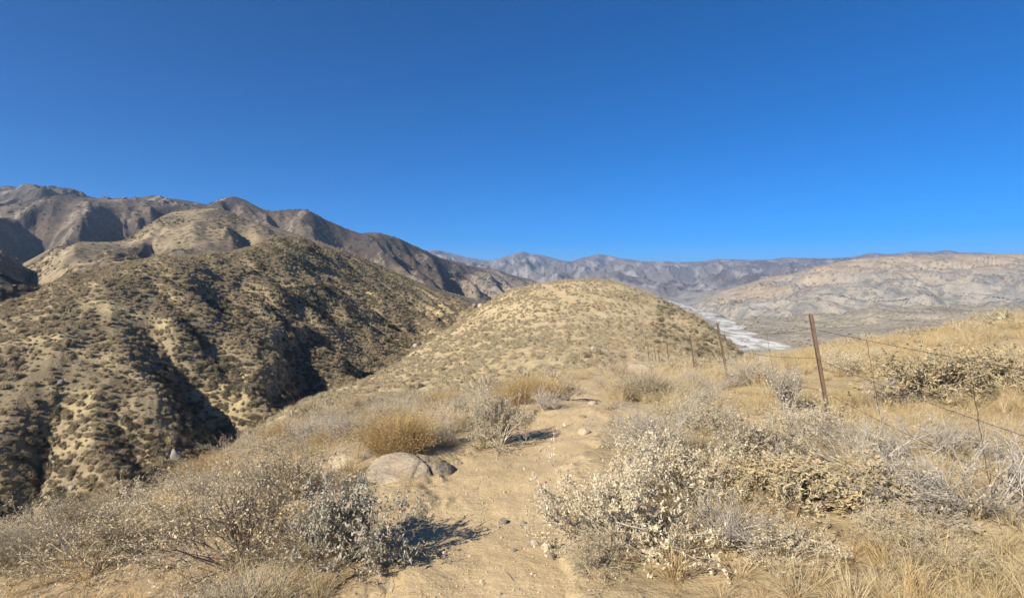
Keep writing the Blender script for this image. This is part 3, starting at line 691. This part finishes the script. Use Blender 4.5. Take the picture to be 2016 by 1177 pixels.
scatter('dry_grass', 'tall golden dry grass growing between the bushes', gp, tilt(len(gp), .16), gs, rs.randint(0, 5, len(gp)), tufts)
print('grass', len(gp), time.time()-T0)

# ------------------------------------------------------------------ bushes near the trail, each one a thing
def variants(fn, seeds): return [fn(s) for s in seeds]
def two(nm, bv, lm, sm):
    v, f, lv, lfc = bv
    return (mesh_np(nm+'_branches', v, f, [P[sm]]), mesh_np(nm+'_leaves', lv, lfc, [P[lm]]) if lfc else None)
B = {
 'leafy':  [two('leafy', bush(400+i, 18, (18, 88), .6, (5, 5, 2), .007, .35, leaves=8000, lsize=.023, lshape=.26), 'pale', 'grey') for i in range(3)],
 'silver': [two('silver', bush(420+i, 20, (20, 88), .75, (5, 5, 2), .007, .3, leaves=13000, lsize=.030, lshape=.27), 'silver', 'grey') for i in range(1)],
 'straw':  [two('straw', bush(430+i, 17, (15, 80), .5, (5, 5, 2), .008, .4, leaves=7500, lsize=.034, lshape=.2), 'straw', 'grey') for i in range(2)],
 'tan':    [two('tan', bush(440+i, 22, (15, 88), .6, (5, 5, 2), .006, .3, leaves=7500, lsize=.019, lshape=.26), 'tan', 'grey') for i in range(2)],
 'twiggy': [two('twiggy', bush(450+i, 22, (28, 88), .7, (5, 5, 2), .008, .3, leaves=4500, lsize=.018, lshape=.26), 'tan', 'twig') for i in range(2)],
 'bare':   [two('bare', bush(460+i, 22, (20, 85), .6, (5, 5, 3), .008, .34, leaves=3000, lsize=.016, lshape=.25), 'pale', 'dead') for i in range(2)],
 'deadwood': [two('deadwood', bush(470+i, 15, (4, 34), .5, (5, 5, 4), .010, .42, dev=(10, 45), leaves=700, lsize=.02), 'pale', 'dead') for i in range(2)],
 'upright': [two('upright', bush(480, 26, (68, 89), .95, (4, 4, 3), .009, .16, dev=(10, 28), leaves=900, lsize=.03), 'pale', 'dead')],
}
for k, mt in (('golden', 'gold'), ('fuzzy', 'fuzz')):
    B[k] = []
    for i in range(2):
        v, f = straws(500+i+(50 if k == 'fuzzy' else 0), 4200, .55, .62, 1.25 if k == 'golden' else 1.7, .0026, 1, .7)
        B[k].append((mesh_np(k+'_stems', v, f, [P[mt]]), None))
def place_bush(kind, va, loc, wd, ht, label, group=None, rz=None, name='bush', tiltv=(0, 0), cat='bush'):
    e = empty(name, loc); e.scale = (wd, wd, ht); e.rotation_euler = (tiltv[0], tiltv[1], rs.uniform(0, 6.28) if rz is None else rz)
    br, lv = B[kind][va % len(B[kind])]
    o = link(bpy.data.objects.new('stems' if lv is None else 'branches', br)); o.parent = e
    if lv is not None: o = link(bpy.data.objects.new('leaves', lv)); o.parent = e
    return tag(e, label, cat, group)
# kind, variant, photo column and row of the foot, width in photo pixels, height in photo pixels, label
NEAR = [
 ('silver', 0, 690, 1108, 200, 165, 'silvery white leafy bush beside the trail casting a dark shadow'),
 ('twiggy', 0, 480, 1125, 340, 175, 'large dark twiggy bush at the bottom, left of the silvery bush'),
 ('twiggy', 1, 575, 985, 240, 100, 'grey brown twiggy bush just behind the silvery bush'),
 ('tan', 0, 190, 1130, 260, 140, 'dense grey tan bush in the lower left corner'),
 ('tan', 1, 335, 1065, 240, 110, 'low tan bush on the flank above the lower left corner'),
 ('fuzzy', 1, 60, 1120, 180, 90, 'fine stemmed low bush at the left edge of the ridge'),
 ('golden', 0, 785, 902, 165, 95, 'golden orange rounded bush behind the half buried boulder'),
 ('leafy', 1, 873, 876, 65, 52, 'small grey bush between the golden bush and the grassy bush'),
 ('leafy', 0, 985, 878, 135, 118, 'rounded grey leafy bush at the trail edge with a striped shadow'),
 ('bare', 1, 1072, 808, 76, 52, 'small grey twiggy bush beside the second shadow across the trail'),
 ('leafy', 2, 1118, 788, 62, 52, 'rounded bush beside the farthest bend of the trail'),
 ('golden', 1, 1060, 775, 70, 34, 'low golden bush behind the small grey twiggy bush'),
 ('bare', 0, 1180, 764, 34, 26, 'tiny grey bush standing on the trail edge at its crest'),
 ('twiggy', 1, 1213, 748, 48, 30, 'small dark grey bush on the crest right of the trail'),
 ('fuzzy', 0, 1272, 790, 165, 66, 'broad fuzzy rounded bush right of the trail below the tan boulder'),
 ('bare', 0, 1288, 902, 230, 118, 'spreading bush of bare grey branches right of the trail'),
 ('leafy', 2, 1225, 1080, 300, 185, 'big pale leafy bush overhanging the right edge of the trail'),
 ('leafy', 0, 1330, 1000, 240, 150, 'tangled pale bush behind the big one at the trail edge'),
 ('tan', 0, 1170, 1120, 130, 90, 'small tan bush low at the right edge of the trail'),
 ('leafy', 1, 1475, 920, 210, 110, 'pale leafy bush in the grass behind the yellow leaved bush'),
 ('straw', 0, 1590, 1005, 320, 135, 'wide bush with large yellowish dry leaves in front of the fence'),
 ('straw', 1, 1450, 990, 190, 105, 'yellowish leafy bush between the big pale bush and the fence'),
 ('deadwood', 0, 1770, 965, 330, 120, 'heap of bleached dead branches lying by the fence'),
 ('deadwood', 1, 1945, 1010, 300, 110, 'dead grey branches lying at the right edge'),
 ('upright', 0, 1545, 815, 66, 112, 'narrow upright grey shrub left of the nearest fence post'),
 ('bare', 1, 1482, 758, 110, 66, 'grey twiggy shrub beyond the fence between the two nearest posts'),
 ('straw', 1, 1860, 790, 270, 120, 'broad pale leafy bush behind the fence at the right edge'),
 ('straw', 0, 1965, 770, 170, 105, 'pale leaved bush cut by the right edge behind the fence'),
 ('leafy', 2, 1662, 735, 84, 46, 'small leafy bush behind the nearest fence post'),
 ('bare', 0, 1370, 762, 90, 38, 'small grey shrub at the foot of the third fence post'),
 ('bare', 1, 1400, 778, 70, 36, 'low dead shrub at the foot of the second fence post'),
 ('straw', 0, 1925, 1130, 150, 60, 'small pale leaved bush in the lower right corner'),
 ('leafy', 1, 1745, 1060, 130, 60, 'low dry leafy bush under the dead branches'),
 ('bare', 1, 1430, 1075, 230, 105, 'low tangle of grey twigs right of the big pale bush'),
 ('leafy', 0, 1560, 1105, 210, 80, 'low pale bush in the grass at the bottom, below the yellow leaved bush'),
 ('bare', 0, 1690, 905, 250, 80, 'grey twig tangle at the foot of the nearest fence post'),
 ('tan', 1, 1815, 1100, 220, 80, 'low tan bush in the grass under the dead branches'),
 ('bare', 1, 1880, 895, 240, 80, 'grey twig tangle beneath the lowest wire at the right'),
 ('leafy', 2, 1390, 850, 150, 66, 'pale bush in the grass behind the bush of bare branches'),
 ('bare', 0, 1760, 800, 160, 56, 'thin grey shrub under the wires right of the nearest post'),
 ('fuzzy', 1, 640, 1110, 170, 90, 'fine straw coloured bush at the foot of the silvery bush'),
 ('tan', 1, 690, 905, 100, 40, 'low tan bush around the boulder behind the silvery bush'),
]
near_xy = [(*hit(808, 930, 3, 12).xy, .95), (*hit(690, 905, 3, 14).xy, .3)]
for kind, va, px, yp, wp, hp, lab in NEAR:
    p = hit(px, yp, 2.2, 40); sc = p.y/F
    nm = {'deadwood': 'dead_branches'}.get(kind, 'bush'); ct = {'deadwood': 'branches'}.get(kind, 'bush')
    hnat = {'golden': .52, 'fuzzy': .46, 'deadwood': .34, 'upright': .95, 'silver': .66}.get(kind, .62)
    wnat = {'upright': .55, 'golden': 1.2, 'fuzzy': 1.3}.get(kind, 1.05)
    p.z -= .02
    place_bush(kind, va, p, wp*sc/wnat, hp*sc/hnat, lab, name=nm, cat=ct); near_xy.append((p.x, p.y, wp*sc*.5))
# bushes of the flank below the trail on the left, and in the grass on the right: alike, so they share a label per look
GR = {'tan': ('tan dry bush among others on the near flank left of the trail', 'tan bushes on the near flank'), 'twiggy': ('dark twigged dry bush among others on the near flank left of the trail', 'dark twigged bushes on the near flank'),
      'golden': ('golden grassy bush among others on the near flank left of the trail', 'golden bushes on the near flank'), 'fuzzy': ('fine stemmed grey bush among others on the near flank left of the trail', 'fine stemmed bushes on the near flank'), 'bare': ('bare grey bush among others on the near flank left of the trail', 'bare bushes on the near flank')}
x, y = lattice(-26, 1.2, 2.3, 24, .92); t = T_of(x, y); px = CX + F*x/y
xc = np.interp(y, PATH[:,1], PATH[:,0])
ok = (t < 3.9) & (x < xc - .9) & (px > -60) & (rs.random_sample(len(x)) < .8); x, y = x[ok], y[ok]
z = zat(x, y); ok = seen(x, y, z+.4, 25); x, y, z = x[ok], y[ok], z[ok]
for q in range(len(x)):
    if any(math.hypot(x[q]-a, y[q]-b) < c*.95+.22 for a, b, c in near_xy): continue
    k = rs.choice(['tan', 'twiggy', 'golden', 'fuzzy', 'bare', 'tan'], p=[.22, .18, .18, .2, .1, .12])
    wd = rs.uniform(.55, 1.15); place_bush(k, rs.randint(3), (x[q], y[q], z[q]-.03), wd, wd*rs.uniform(.65, .95), *GR[k])
GR2 = {'leafy': ('pale leafy bush in the golden grass on the right of the ridge', 'pale bushes in the grass'), 'bare': ('bare grey bush in the golden grass on the right of the ridge', 'grey bushes in the grass'), 'straw': ('yellowish leafy bush in the golden grass on the right of the ridge', 'yellowish bushes in the grass')}
x, y = lattice(1.5, 20, 5.5, 24, 1.5); px = CX + F*x/y; xc = np.interp(y, PATH[:,1], PATH[:,0])
ok = (x > xc + 1.1) & (px < 2100) & (rs.random_sample(len(x)) < .45); x, y = x[ok], y[ok]; z = zat(x, y)
for q in range(len(x)):
    if any(math.hypot(x[q]-a, y[q]-b) < c*.8+.2 for a, b, c in near_xy): continue
    k = rs.choice(['leafy', 'bare', 'straw'], p=[.35, .45, .2])
    wd = rs.uniform(.4, .9); place_bush(k, rs.randint(3), (x[q], y[q], z[q]-.03), wd, wd*rs.uniform(.6, .85), *GR2[k])
print('bushes', time.time()-T0)

# ------------------------------------------------------------------ rocks
def rock_mat(name, a, b_):
    m, t, bs = new_mat(name); N = t.nodes.new; lk = t.links.new
    tc = N('ShaderNodeTexCoord'); no = N('ShaderNodeTexNoise'); no.inputs['Scale'].default_value = 4; no.inputs['Detail'].default_value = 9; no.inputs['Roughness'].default_value = .7
    lk(tc.outputs['Object'], no.inputs['Vector'])
    mx = N('ShaderNodeMix'); mx.data_type = 'RGBA'; mx.inputs[6].default_value = (*a, 1); mx.inputs[7].default_value = (*b_, 1)
    mr = N('ShaderNodeMapRange'); mr.inputs[1].default_value = .35; mr.inputs[2].default_value = .65; lk(no.outputs['Fac'], mr.inputs[0]); lk(mr.outputs[0], mx.inputs[0]); lk(mx.outputs[2], bs.inputs['Base Color'])
    n2_ = N('ShaderNodeTexNoise'); n2_.inputs['Scale'].default_value = 16; n2_.inputs['Detail'].default_value = 8; lk(tc.outputs['Object'], n2_.inputs['Vector'])
    bp = N('ShaderNodeBump'); bp.inputs['Strength'].default_value = .7; bp.inputs['Distance'].default_value = .035 if name == 'brown_rock' else .008; lk(n2_.outputs['Fac'], bp.inputs['Height']); lk(bp.outputs[0], bs.inputs['Normal'])
    return m
RM = {'brown': rock_mat('brown_rock', (.35,.29,.205), (.24,.20,.15)), 'tan': rock_mat('tan_rock', (.46,.38,.27), (.37,.30,.21)), 'pale': rock_mat('pale_rock', (.42,.375,.30), (.31,.27,.21)), 'dark': rock_mat('dark_rock', (.17,.145,.115), (.25,.21,.155)), 'grey': rock_mat('grey_rock', (.26,.24,.21), (.19,.175,.15))}
import bmesh
def rock_mesh(seed, mat, sub=3, cuts=7, lump=.18, cracks=None):
    rg = random.Random(seed); bm = bmesh.new(); bmesh.ops.create_icosphere(bm, subdivisions=sub, radius=.5)
    planes = [(rdir(rg, -60, 80), rg.uniform(.33, .46)) for _ in range(cuts)]
    off = rg.uniform(0, 50)
    from mathutils import noise as mn
    for v in bm.verts:
        c = v.co.copy()
        for n_, d in planes:
            q = c.dot(n_)
            if q > d: c -= n_*(q-d)*.85
        c *= 1 + lump*mn.fractal(c*2.6 + Vector((off, 0, 0)), 1.0, 2.0, 4)
        if cracks:
            for n_, d, wdt, dep in cracks:
                q = abs(c.dot(n_) - d + .04*mn.noise(c*6))
                if q < wdt: c *= 1 - dep*(1-q/wdt)
        v.co = c
    me = bpy.data.meshes.new('rock'); bm.to_mesh(me); bm.free(); me.materials.append(RM[mat])
    me.polygons.foreach_set('use_smooth', np.ones(len(me.polygons), bool)); return me
def rock(name, me, loc, dims, label, group=None, rz=0, cat='rock', tl=(0, 0)):
    o = link(bpy.data.objects.new(name, me)); o.location = loc; o.scale = dims; o.rotation_euler = (tl[0], tl[1], rz); return tag(o, label, cat, group)
cr = [(Vector((.9, .3, .2)).normalized(), .20, .03, .17), (Vector((.8, -.4, .3)).normalized(), .30, .025, .15)]
p = hit(808, 928, 3, 12); w_ = 172*p.y/F
rock('boulder', rock_mesh(1, 'brown', 5, 4, .10, cr), (p.x, p.y, p.z-.03), (w_, w_*.75, .46*w_), 'half buried cracked brown boulder beside the trail', None, .1, 'boulder')
p = hit(690, 912, 3, 14); w_ = 100*p.y/F
rock('boulder', rock_mesh(2, 'tan', 4, 5, .12), (p.x, p.y, p.z-.02), (w_, w_*.8, .6*w_), 'tan boulder half hidden by bushes behind the silvery bush', None, .5, 'boulder')
p = hit(1262, 735, 12, 30); w_ = 56*p.y/F
rock('boulder', rock_mesh(3, 'brown', 4, 6, .14), (p.x, p.y, p.z-.02), (w_, w_, .85*w_), 'smooth tan boulder peeking out behind the fuzzy bush on the crest', None, .3, 'boulder')
for i, (px, yp, wp, hp, mt, lab) in enumerate([
 (1150, 857, 26, 16, 'tan', 'tan stone at the right edge of the trail above the big bush'), (1167, 796, 22, 10, 'tan', 'flat tan stone at the bend of the trail'), (1147, 823, 18, 7, 'brown', 'thin brown stone ledge in the trail between two shadows'),
 (1052, 1072, 17, 15, 'pale', 'pale round stone on the trail near the bottom'), (1077, 1080, 24, 20, 'tan', 'tan stone next to the pale round stone'), (1086, 1098, 18, 14, 'dark', 'dark brown stone below the tan stone on the trail'),
 (990, 1030, 20, 16, 'dark', 'dark rough stone in the middle of the trail'), (1030, 1031, 14, 10, 'grey', 'small grey stone right of the dark rough stone'), (1012, 1088, 12, 8, 'grey', 'small grey stone below the dark rough stone'), (875, 1096, 9, 7, 'dark', 'small dark pebble at the left side of the trail'),
 (1056, 980, 12, 9, 'tan', 'small tan stone in mid trail')]):
    p = hit(px, yp, 2, 20); s = p.y/F
    rock('stone', rock_mesh(20+i, mt, 3, 8, .16), (p.x, p.y, p.z+.12*hp*s), (wp*s, wp*s*.8, hp*s*1.1), lab, None, i*.9)
for i, (px, yp, wp, hp, mt, lab) in enumerate([
 (346, 908, 22, 28, 'grey', 'tall grey rock standing on the slope above the dark gully'), (366, 922, 7, 13, 'pale', 'slim pale rock below the tall grey rock'), (328, 898, 10, 9, 'pale', 'small pale rock left of the tall grey rock'),
 (383, 929, 9, 7, 'pale', 'small pale rock right of the slim pale rock'), (338, 960, 14, 9, 'grey', 'rounded grey rock near the gully bottom'), (358, 940, 11, 5, 'pale', 'flat pale rock between the slim rock and the gully'),
 (141, 965, 12, 9, 'pale', 'pale rock on the slope, upper of two at the far left'), (123, 1000, 13, 9, 'pale', 'pale rock on the slope, lower of two at the far left'), (83, 995, 7, 6, 'pale', 'tiny pale rock at the far left of the slope'),
 (572, 822, 12, 15, 'pale', 'pointed white rock at the edge of the shaded gully'), (475, 898, 13, 8, 'grey', 'grey rock at the mouth of the shaded gully'), (120, 760, 16, 10, 'grey', 'grey rock high on the slope at the left'),
 (818, 688, 12, 8, 'pale', 'pale rock lying in the gully bottom'), (835, 678, 12, 8, 'grey', 'grey rock lying in the gully bottom'), (905, 632, 12, 9, 'dark', 'dark rock at the head of the gully'), (935, 607, 14, 12, 'dark', 'dark rocky outcrop at the notch of the gully'), (945, 596, 12, 8, 'tan', 'tan rock above the notch of the gully')]):
    p = hit(px, yp, 25, 260); s = p.y/F
    rock('rock', rock_mesh(60+i, mt, 3, 13, .26), (p.x, p.y, p.z+.25*hp*s), (wp*s, wp*s*.9, hp*s*1.3), lab, None, i*1.3)
for i in range(22):                               # stones showing between the shrubs of the rounded hill
    px = 760 + 500*rs.random_sample(); p = hit(px, 600 + 120*rs.random_sample(), 40, 172); s = rs.uniform(.25, .6)
    rock('stone', rock_mesh(90+i % 6, 'pale', 2, 9, .2), (p.x, p.y, p.z+.15*s), (s*1.2, s, s*.7), 'small pale stone between the shrubs of the rounded hill', 'pale stones on the rounded hill', i*1.1)
# loose pebbles, clods and bits of twig on the trail
pebv, pebf, pebm = [], [], []
rg = random.Random(5)
for k in range(2600):
    yy = 2.2 + 10*rg.random()**1.8; xc = float(np.interp(yy, PATH[:,1], PATH[:,0])); hw = float(np.interp(yy, PATH[:,1], PATH[:,2]))
    e = rg.gauss(0, .8); xx = xc + hw*max(-1.9, min(1.9, e))
    pebf_s = rg.uniform(.003, .009)*(2.2 if rg.random() < .06 else 1); zz = gz(xx, yy); b = len(pebv)
    for (a, c, d) in ((1,0,0),(0,1,0),(-1,0,0),(0,-1,0),(0,0,.9),(0,0,-.4)):
        j = pebf_s*rg.uniform(.7, 1.3); pebv.append((xx+a*j, yy+c*j, zz+d*j+.001))
    for s in range(4): pebf.append((b+s, b+(s+1) % 4, b+4)); pebf.append((b+(s+1) % 4, b+s, b+5))
    pebm += [rg.choice((0, 0, 1, 1, 0, 3))]*8
o = link(bpy.data.objects.new('pebbles', mesh_np('pebbles', pebv, pebf, [RM['tan'], RM['brown'], RM['pale'], RM['grey']], pebm))); tag(o, 'loose pebbles and clods scattered over the sandy trail', kind='stuff')
tv, tf = [], []
for k in range(260):
    yy = 2.2 + 8*rg.random()**1.5; xc = float(np.interp(yy, PATH[:,1], PATH[:,0])); hw = float(np.interp(yy, PATH[:,1], PATH[:,2]))
    xx = xc + hw*rg.choice((-1, 1))*rg.uniform(.4, 1.9); zz = gz(xx, yy)+.004; a = rg.uniform(0, 6.28); ln = rg.uniform(.03, .14)
    p0 = Vector((xx, yy, zz)); d = Vector((math.cos(a), math.sin(a), rg.uniform(0, .15))); tube(tv, tf, [p0, p0+d*ln*.5+Vector((rg.gauss(0,.01), rg.gauss(0,.01), .005)), p0+d*ln], .0022, .0012)
o = link(bpy.data.objects.new('twig_litter', mesh_np('twig_litter', tv, tf, [P['dead']]))); tag(o, 'broken twigs littering the edges of the trail', kind='stuff')

# ------------------------------------------------------------------ barbed wire fence
m_rust, t, bs = new_mat('rusty_steel'); tc = t.nodes.new('ShaderNodeTexCoord'); no = t.nodes.new('ShaderNodeTexNoise'); no.inputs['Scale'].default_value = 14; no.inputs['Detail'].default_value = 7
mx = t.nodes.new('ShaderNodeMix'); mx.data_type = 'RGBA'; mx.inputs[6].default_value = (.095,.065,.048,1); mx.inputs[7].default_value = (.22,.15,.10,1)
t.links.new(tc.outputs['Object'], no.inputs['Vector']); t.links.new(no.outputs['Fac'], mx.inputs[0]); t.links.new(mx.outputs[2], bs.inputs['Base Color']); bs.inputs['Roughness'].default_value = .7; bs.inputs['Metallic'].default_value = .2
m_wire, t, bs = new_mat('old_wire'); bs.inputs['Base Color'].default_value = (.11,.085,.07,1); bs.inputs['Roughness'].default_value = .6; bs.inputs['Metallic'].default_value = .3
POSTS = [(2.75,.3),(3.58,6.3),(4.75,12.3),(6.42,19.6),(7.6,27),(9.0,34),(10.6,41),(12.1,48),(13.8,56),(15.6,64),(17.6,72),(19.4,81),(21.2,90),(23.2,99),(25.4,109),(27.8,119)]
HP = 1.33
def tpost_mesh():
    # T section: flange towards the wire side, stem behind, spade and studs
    v, f = [], []
    sec = [(-.023,0),(.023,0),(.023,.006),(.0045,.008),(.0045,.040),(-.0045,.040),(-.0045,.008),(-.023,.006)]
    for z in (-.4, HP):
        for x_, y_ in sec: v.append((x_, -y_, z))
    n = len(sec)
    for s in range(n): f.append((s, (s+1) % n, n+(s+1) % n, n+s))
    f.append(tuple(range(n-1, -1, -1))); f.append(tuple(range(n, 2*n)))
    z = .12
    while z < HP-.04:
        b = len(v)
        for (x_, y_, zz) in ((-.007,.001,z),(.007,.001,z),(.006,.008,z+.006),(-.006,.008,z+.006),(-.007,.001,z+.013),(.007,.001,z+.013)): v.append((x_, y_, zz))
        f.extend([(b, b+1, b+2, b+3), (b+3, b+2, b+5, b+4), (b, b+3, b+4), (b+1, b+5, b+2)]); z += .055
    return mesh_np('post', v, f, [m_rust])
fence = empty('wire_fence', (POSTS[1][0], POSTS[1][1], gz(*POSTS[1]))); tag(fence, 'rusty barbed wire fence with thin steel posts running over the ridge', 'fence')
fl = Vector(fence.location)
tp = tpost_mesh(); HS = [1.17, .83, .46, .17]
leans = [.16, .175, .185, .15, .10, .08, .12, .05, .1, .06, .09, .07, .1, .06, .08, .08]
wpos = []
for i, (x_, y_) in enumerate(POSTS):
    z_ = gz(x_, max(y_, .6)); nx_, ny_ = POSTS[min(i+1, len(POSTS)-1)]; px_, py_ = POSTS[max(i-1, 0)]
    rz = math.atan2(ny_-py_, nx_-px_)
    Mx = Matrix.Translation((x_, y_, z_)) @ Matrix.Rotation(-leans[i], 4, 'Y') @ Matrix.Rotation(rz - math.pi/2 + .9, 4, 'Z')
    o = link(bpy.data.objects.new('post', tp)); o.parent = fence; o.matrix_parent_inverse = Matrix.Identity(4); o.matrix_basis = Matrix.Translation(-fl) @ Mx
    wpos.append([Mx @ Vector((0, .01, hh)) for hh in HS])
for w_i in range(len(HS)):
    v, f = [], []
    for i in range(len(POSTS)-1):
        a, b = wpos[i][w_i], wpos[i+1][w_i]; ln = (b-a).length; ns = 22 if i < 3 else 8
        sag = .03 + .02*((i*7+w_i*3) % 4)
        pts = [a.lerp(b, k/ns) - Vector((0, 0, sag*4*(k/ns)*(1-k/ns))) - fl for k in range(ns+1)]
        tube(v, f, pts, .0021, .0021)
        if i < 4:
            nb = int(ln/.125)
            for k in range(1, nb):
                u = k/nb; p = a.lerp(b, u) - Vector((0, 0, sag*4*u*(1-u))) - fl; d0 = (b-a).normalized()
                for q in range(2):
                    d = d0.orthogonal(); d.rotate(Matrix.Rotation(rg.uniform(0, 6.28), 3, d0)); d = (d + d0*rg.uniform(-.3, .3)).normalized()
                    tube(v, f, [p-d*.015, p+d*.015], .0016, .0007)
    o = link(bpy.data.objects.new('wire', mesh_np('wire', v, f, [m_wire]))); o.parent = fence
for i in range(0, 4):
    for u in (.32, .66, .87) if i == 0 else (.32, .87):
        if i == 0: u = 1-u*.66
        v, f = [], []; pts = []
        tops = [wpos[i][k].lerp(wpos[i+1][k], u) for k in range(4)]
        for k in range(24):
            s = k/23*3; j = min(int(s), 2); p = tops[j].lerp(tops[j+1], s-j); sg_ = .05*4*u*(1-u)
            pts.append(p - fl + Vector((.003*math.sin(k*1.9)+rg.gauss(0, .001), .003*math.cos(k*1.9), -sg_+.02)))
        tube(v, f, pts, .0026, .0026)
        o = link(bpy.data.objects.new('stay', mesh_np('stay', v, f, [m_wire]))); o.parent = fence

# ------------------------------------------------------------------ the air
zlo, zhi = float(Z.min())-1.0, float(Z.max())+2.0
bx = [(-16000, -400), (16000, 9200)]
hv = [(x_, y_, z_) for z_ in (zlo, zhi) for x_, y_ in ((-16000,-400),(16000,-400),(16000,9200),(-16000,9200))]
hm = bpy.data.materials.new('haze'); hm.use_nodes = True; t = hm.node_tree; t.nodes.clear()
o_ = t.nodes.new('ShaderNodeOutputMaterial'); pv = t.nodes.new('ShaderNodeVolumePrincipled')
pv.inputs['Color'].default_value = (.50,.72,1.0,1); pv.inputs['Density'].default_value = 1.15e-4; pv.inputs['Anisotropy'].default_value = .2
t.links.new(pv.outputs[0], o_.inputs['Volume'])
o = link(bpy.data.objects.new('haze', mesh_np('haze', hv, [(3,2,1,0),(4,5,6,7),(0,1,5,4),(1,2,6,5),(2,3,7,6),(3,0,4,7)], [hm]))); tag(o, 'thin pale haze filling the air of the valley', kind='stuff')
print('all', time.time()-T0)
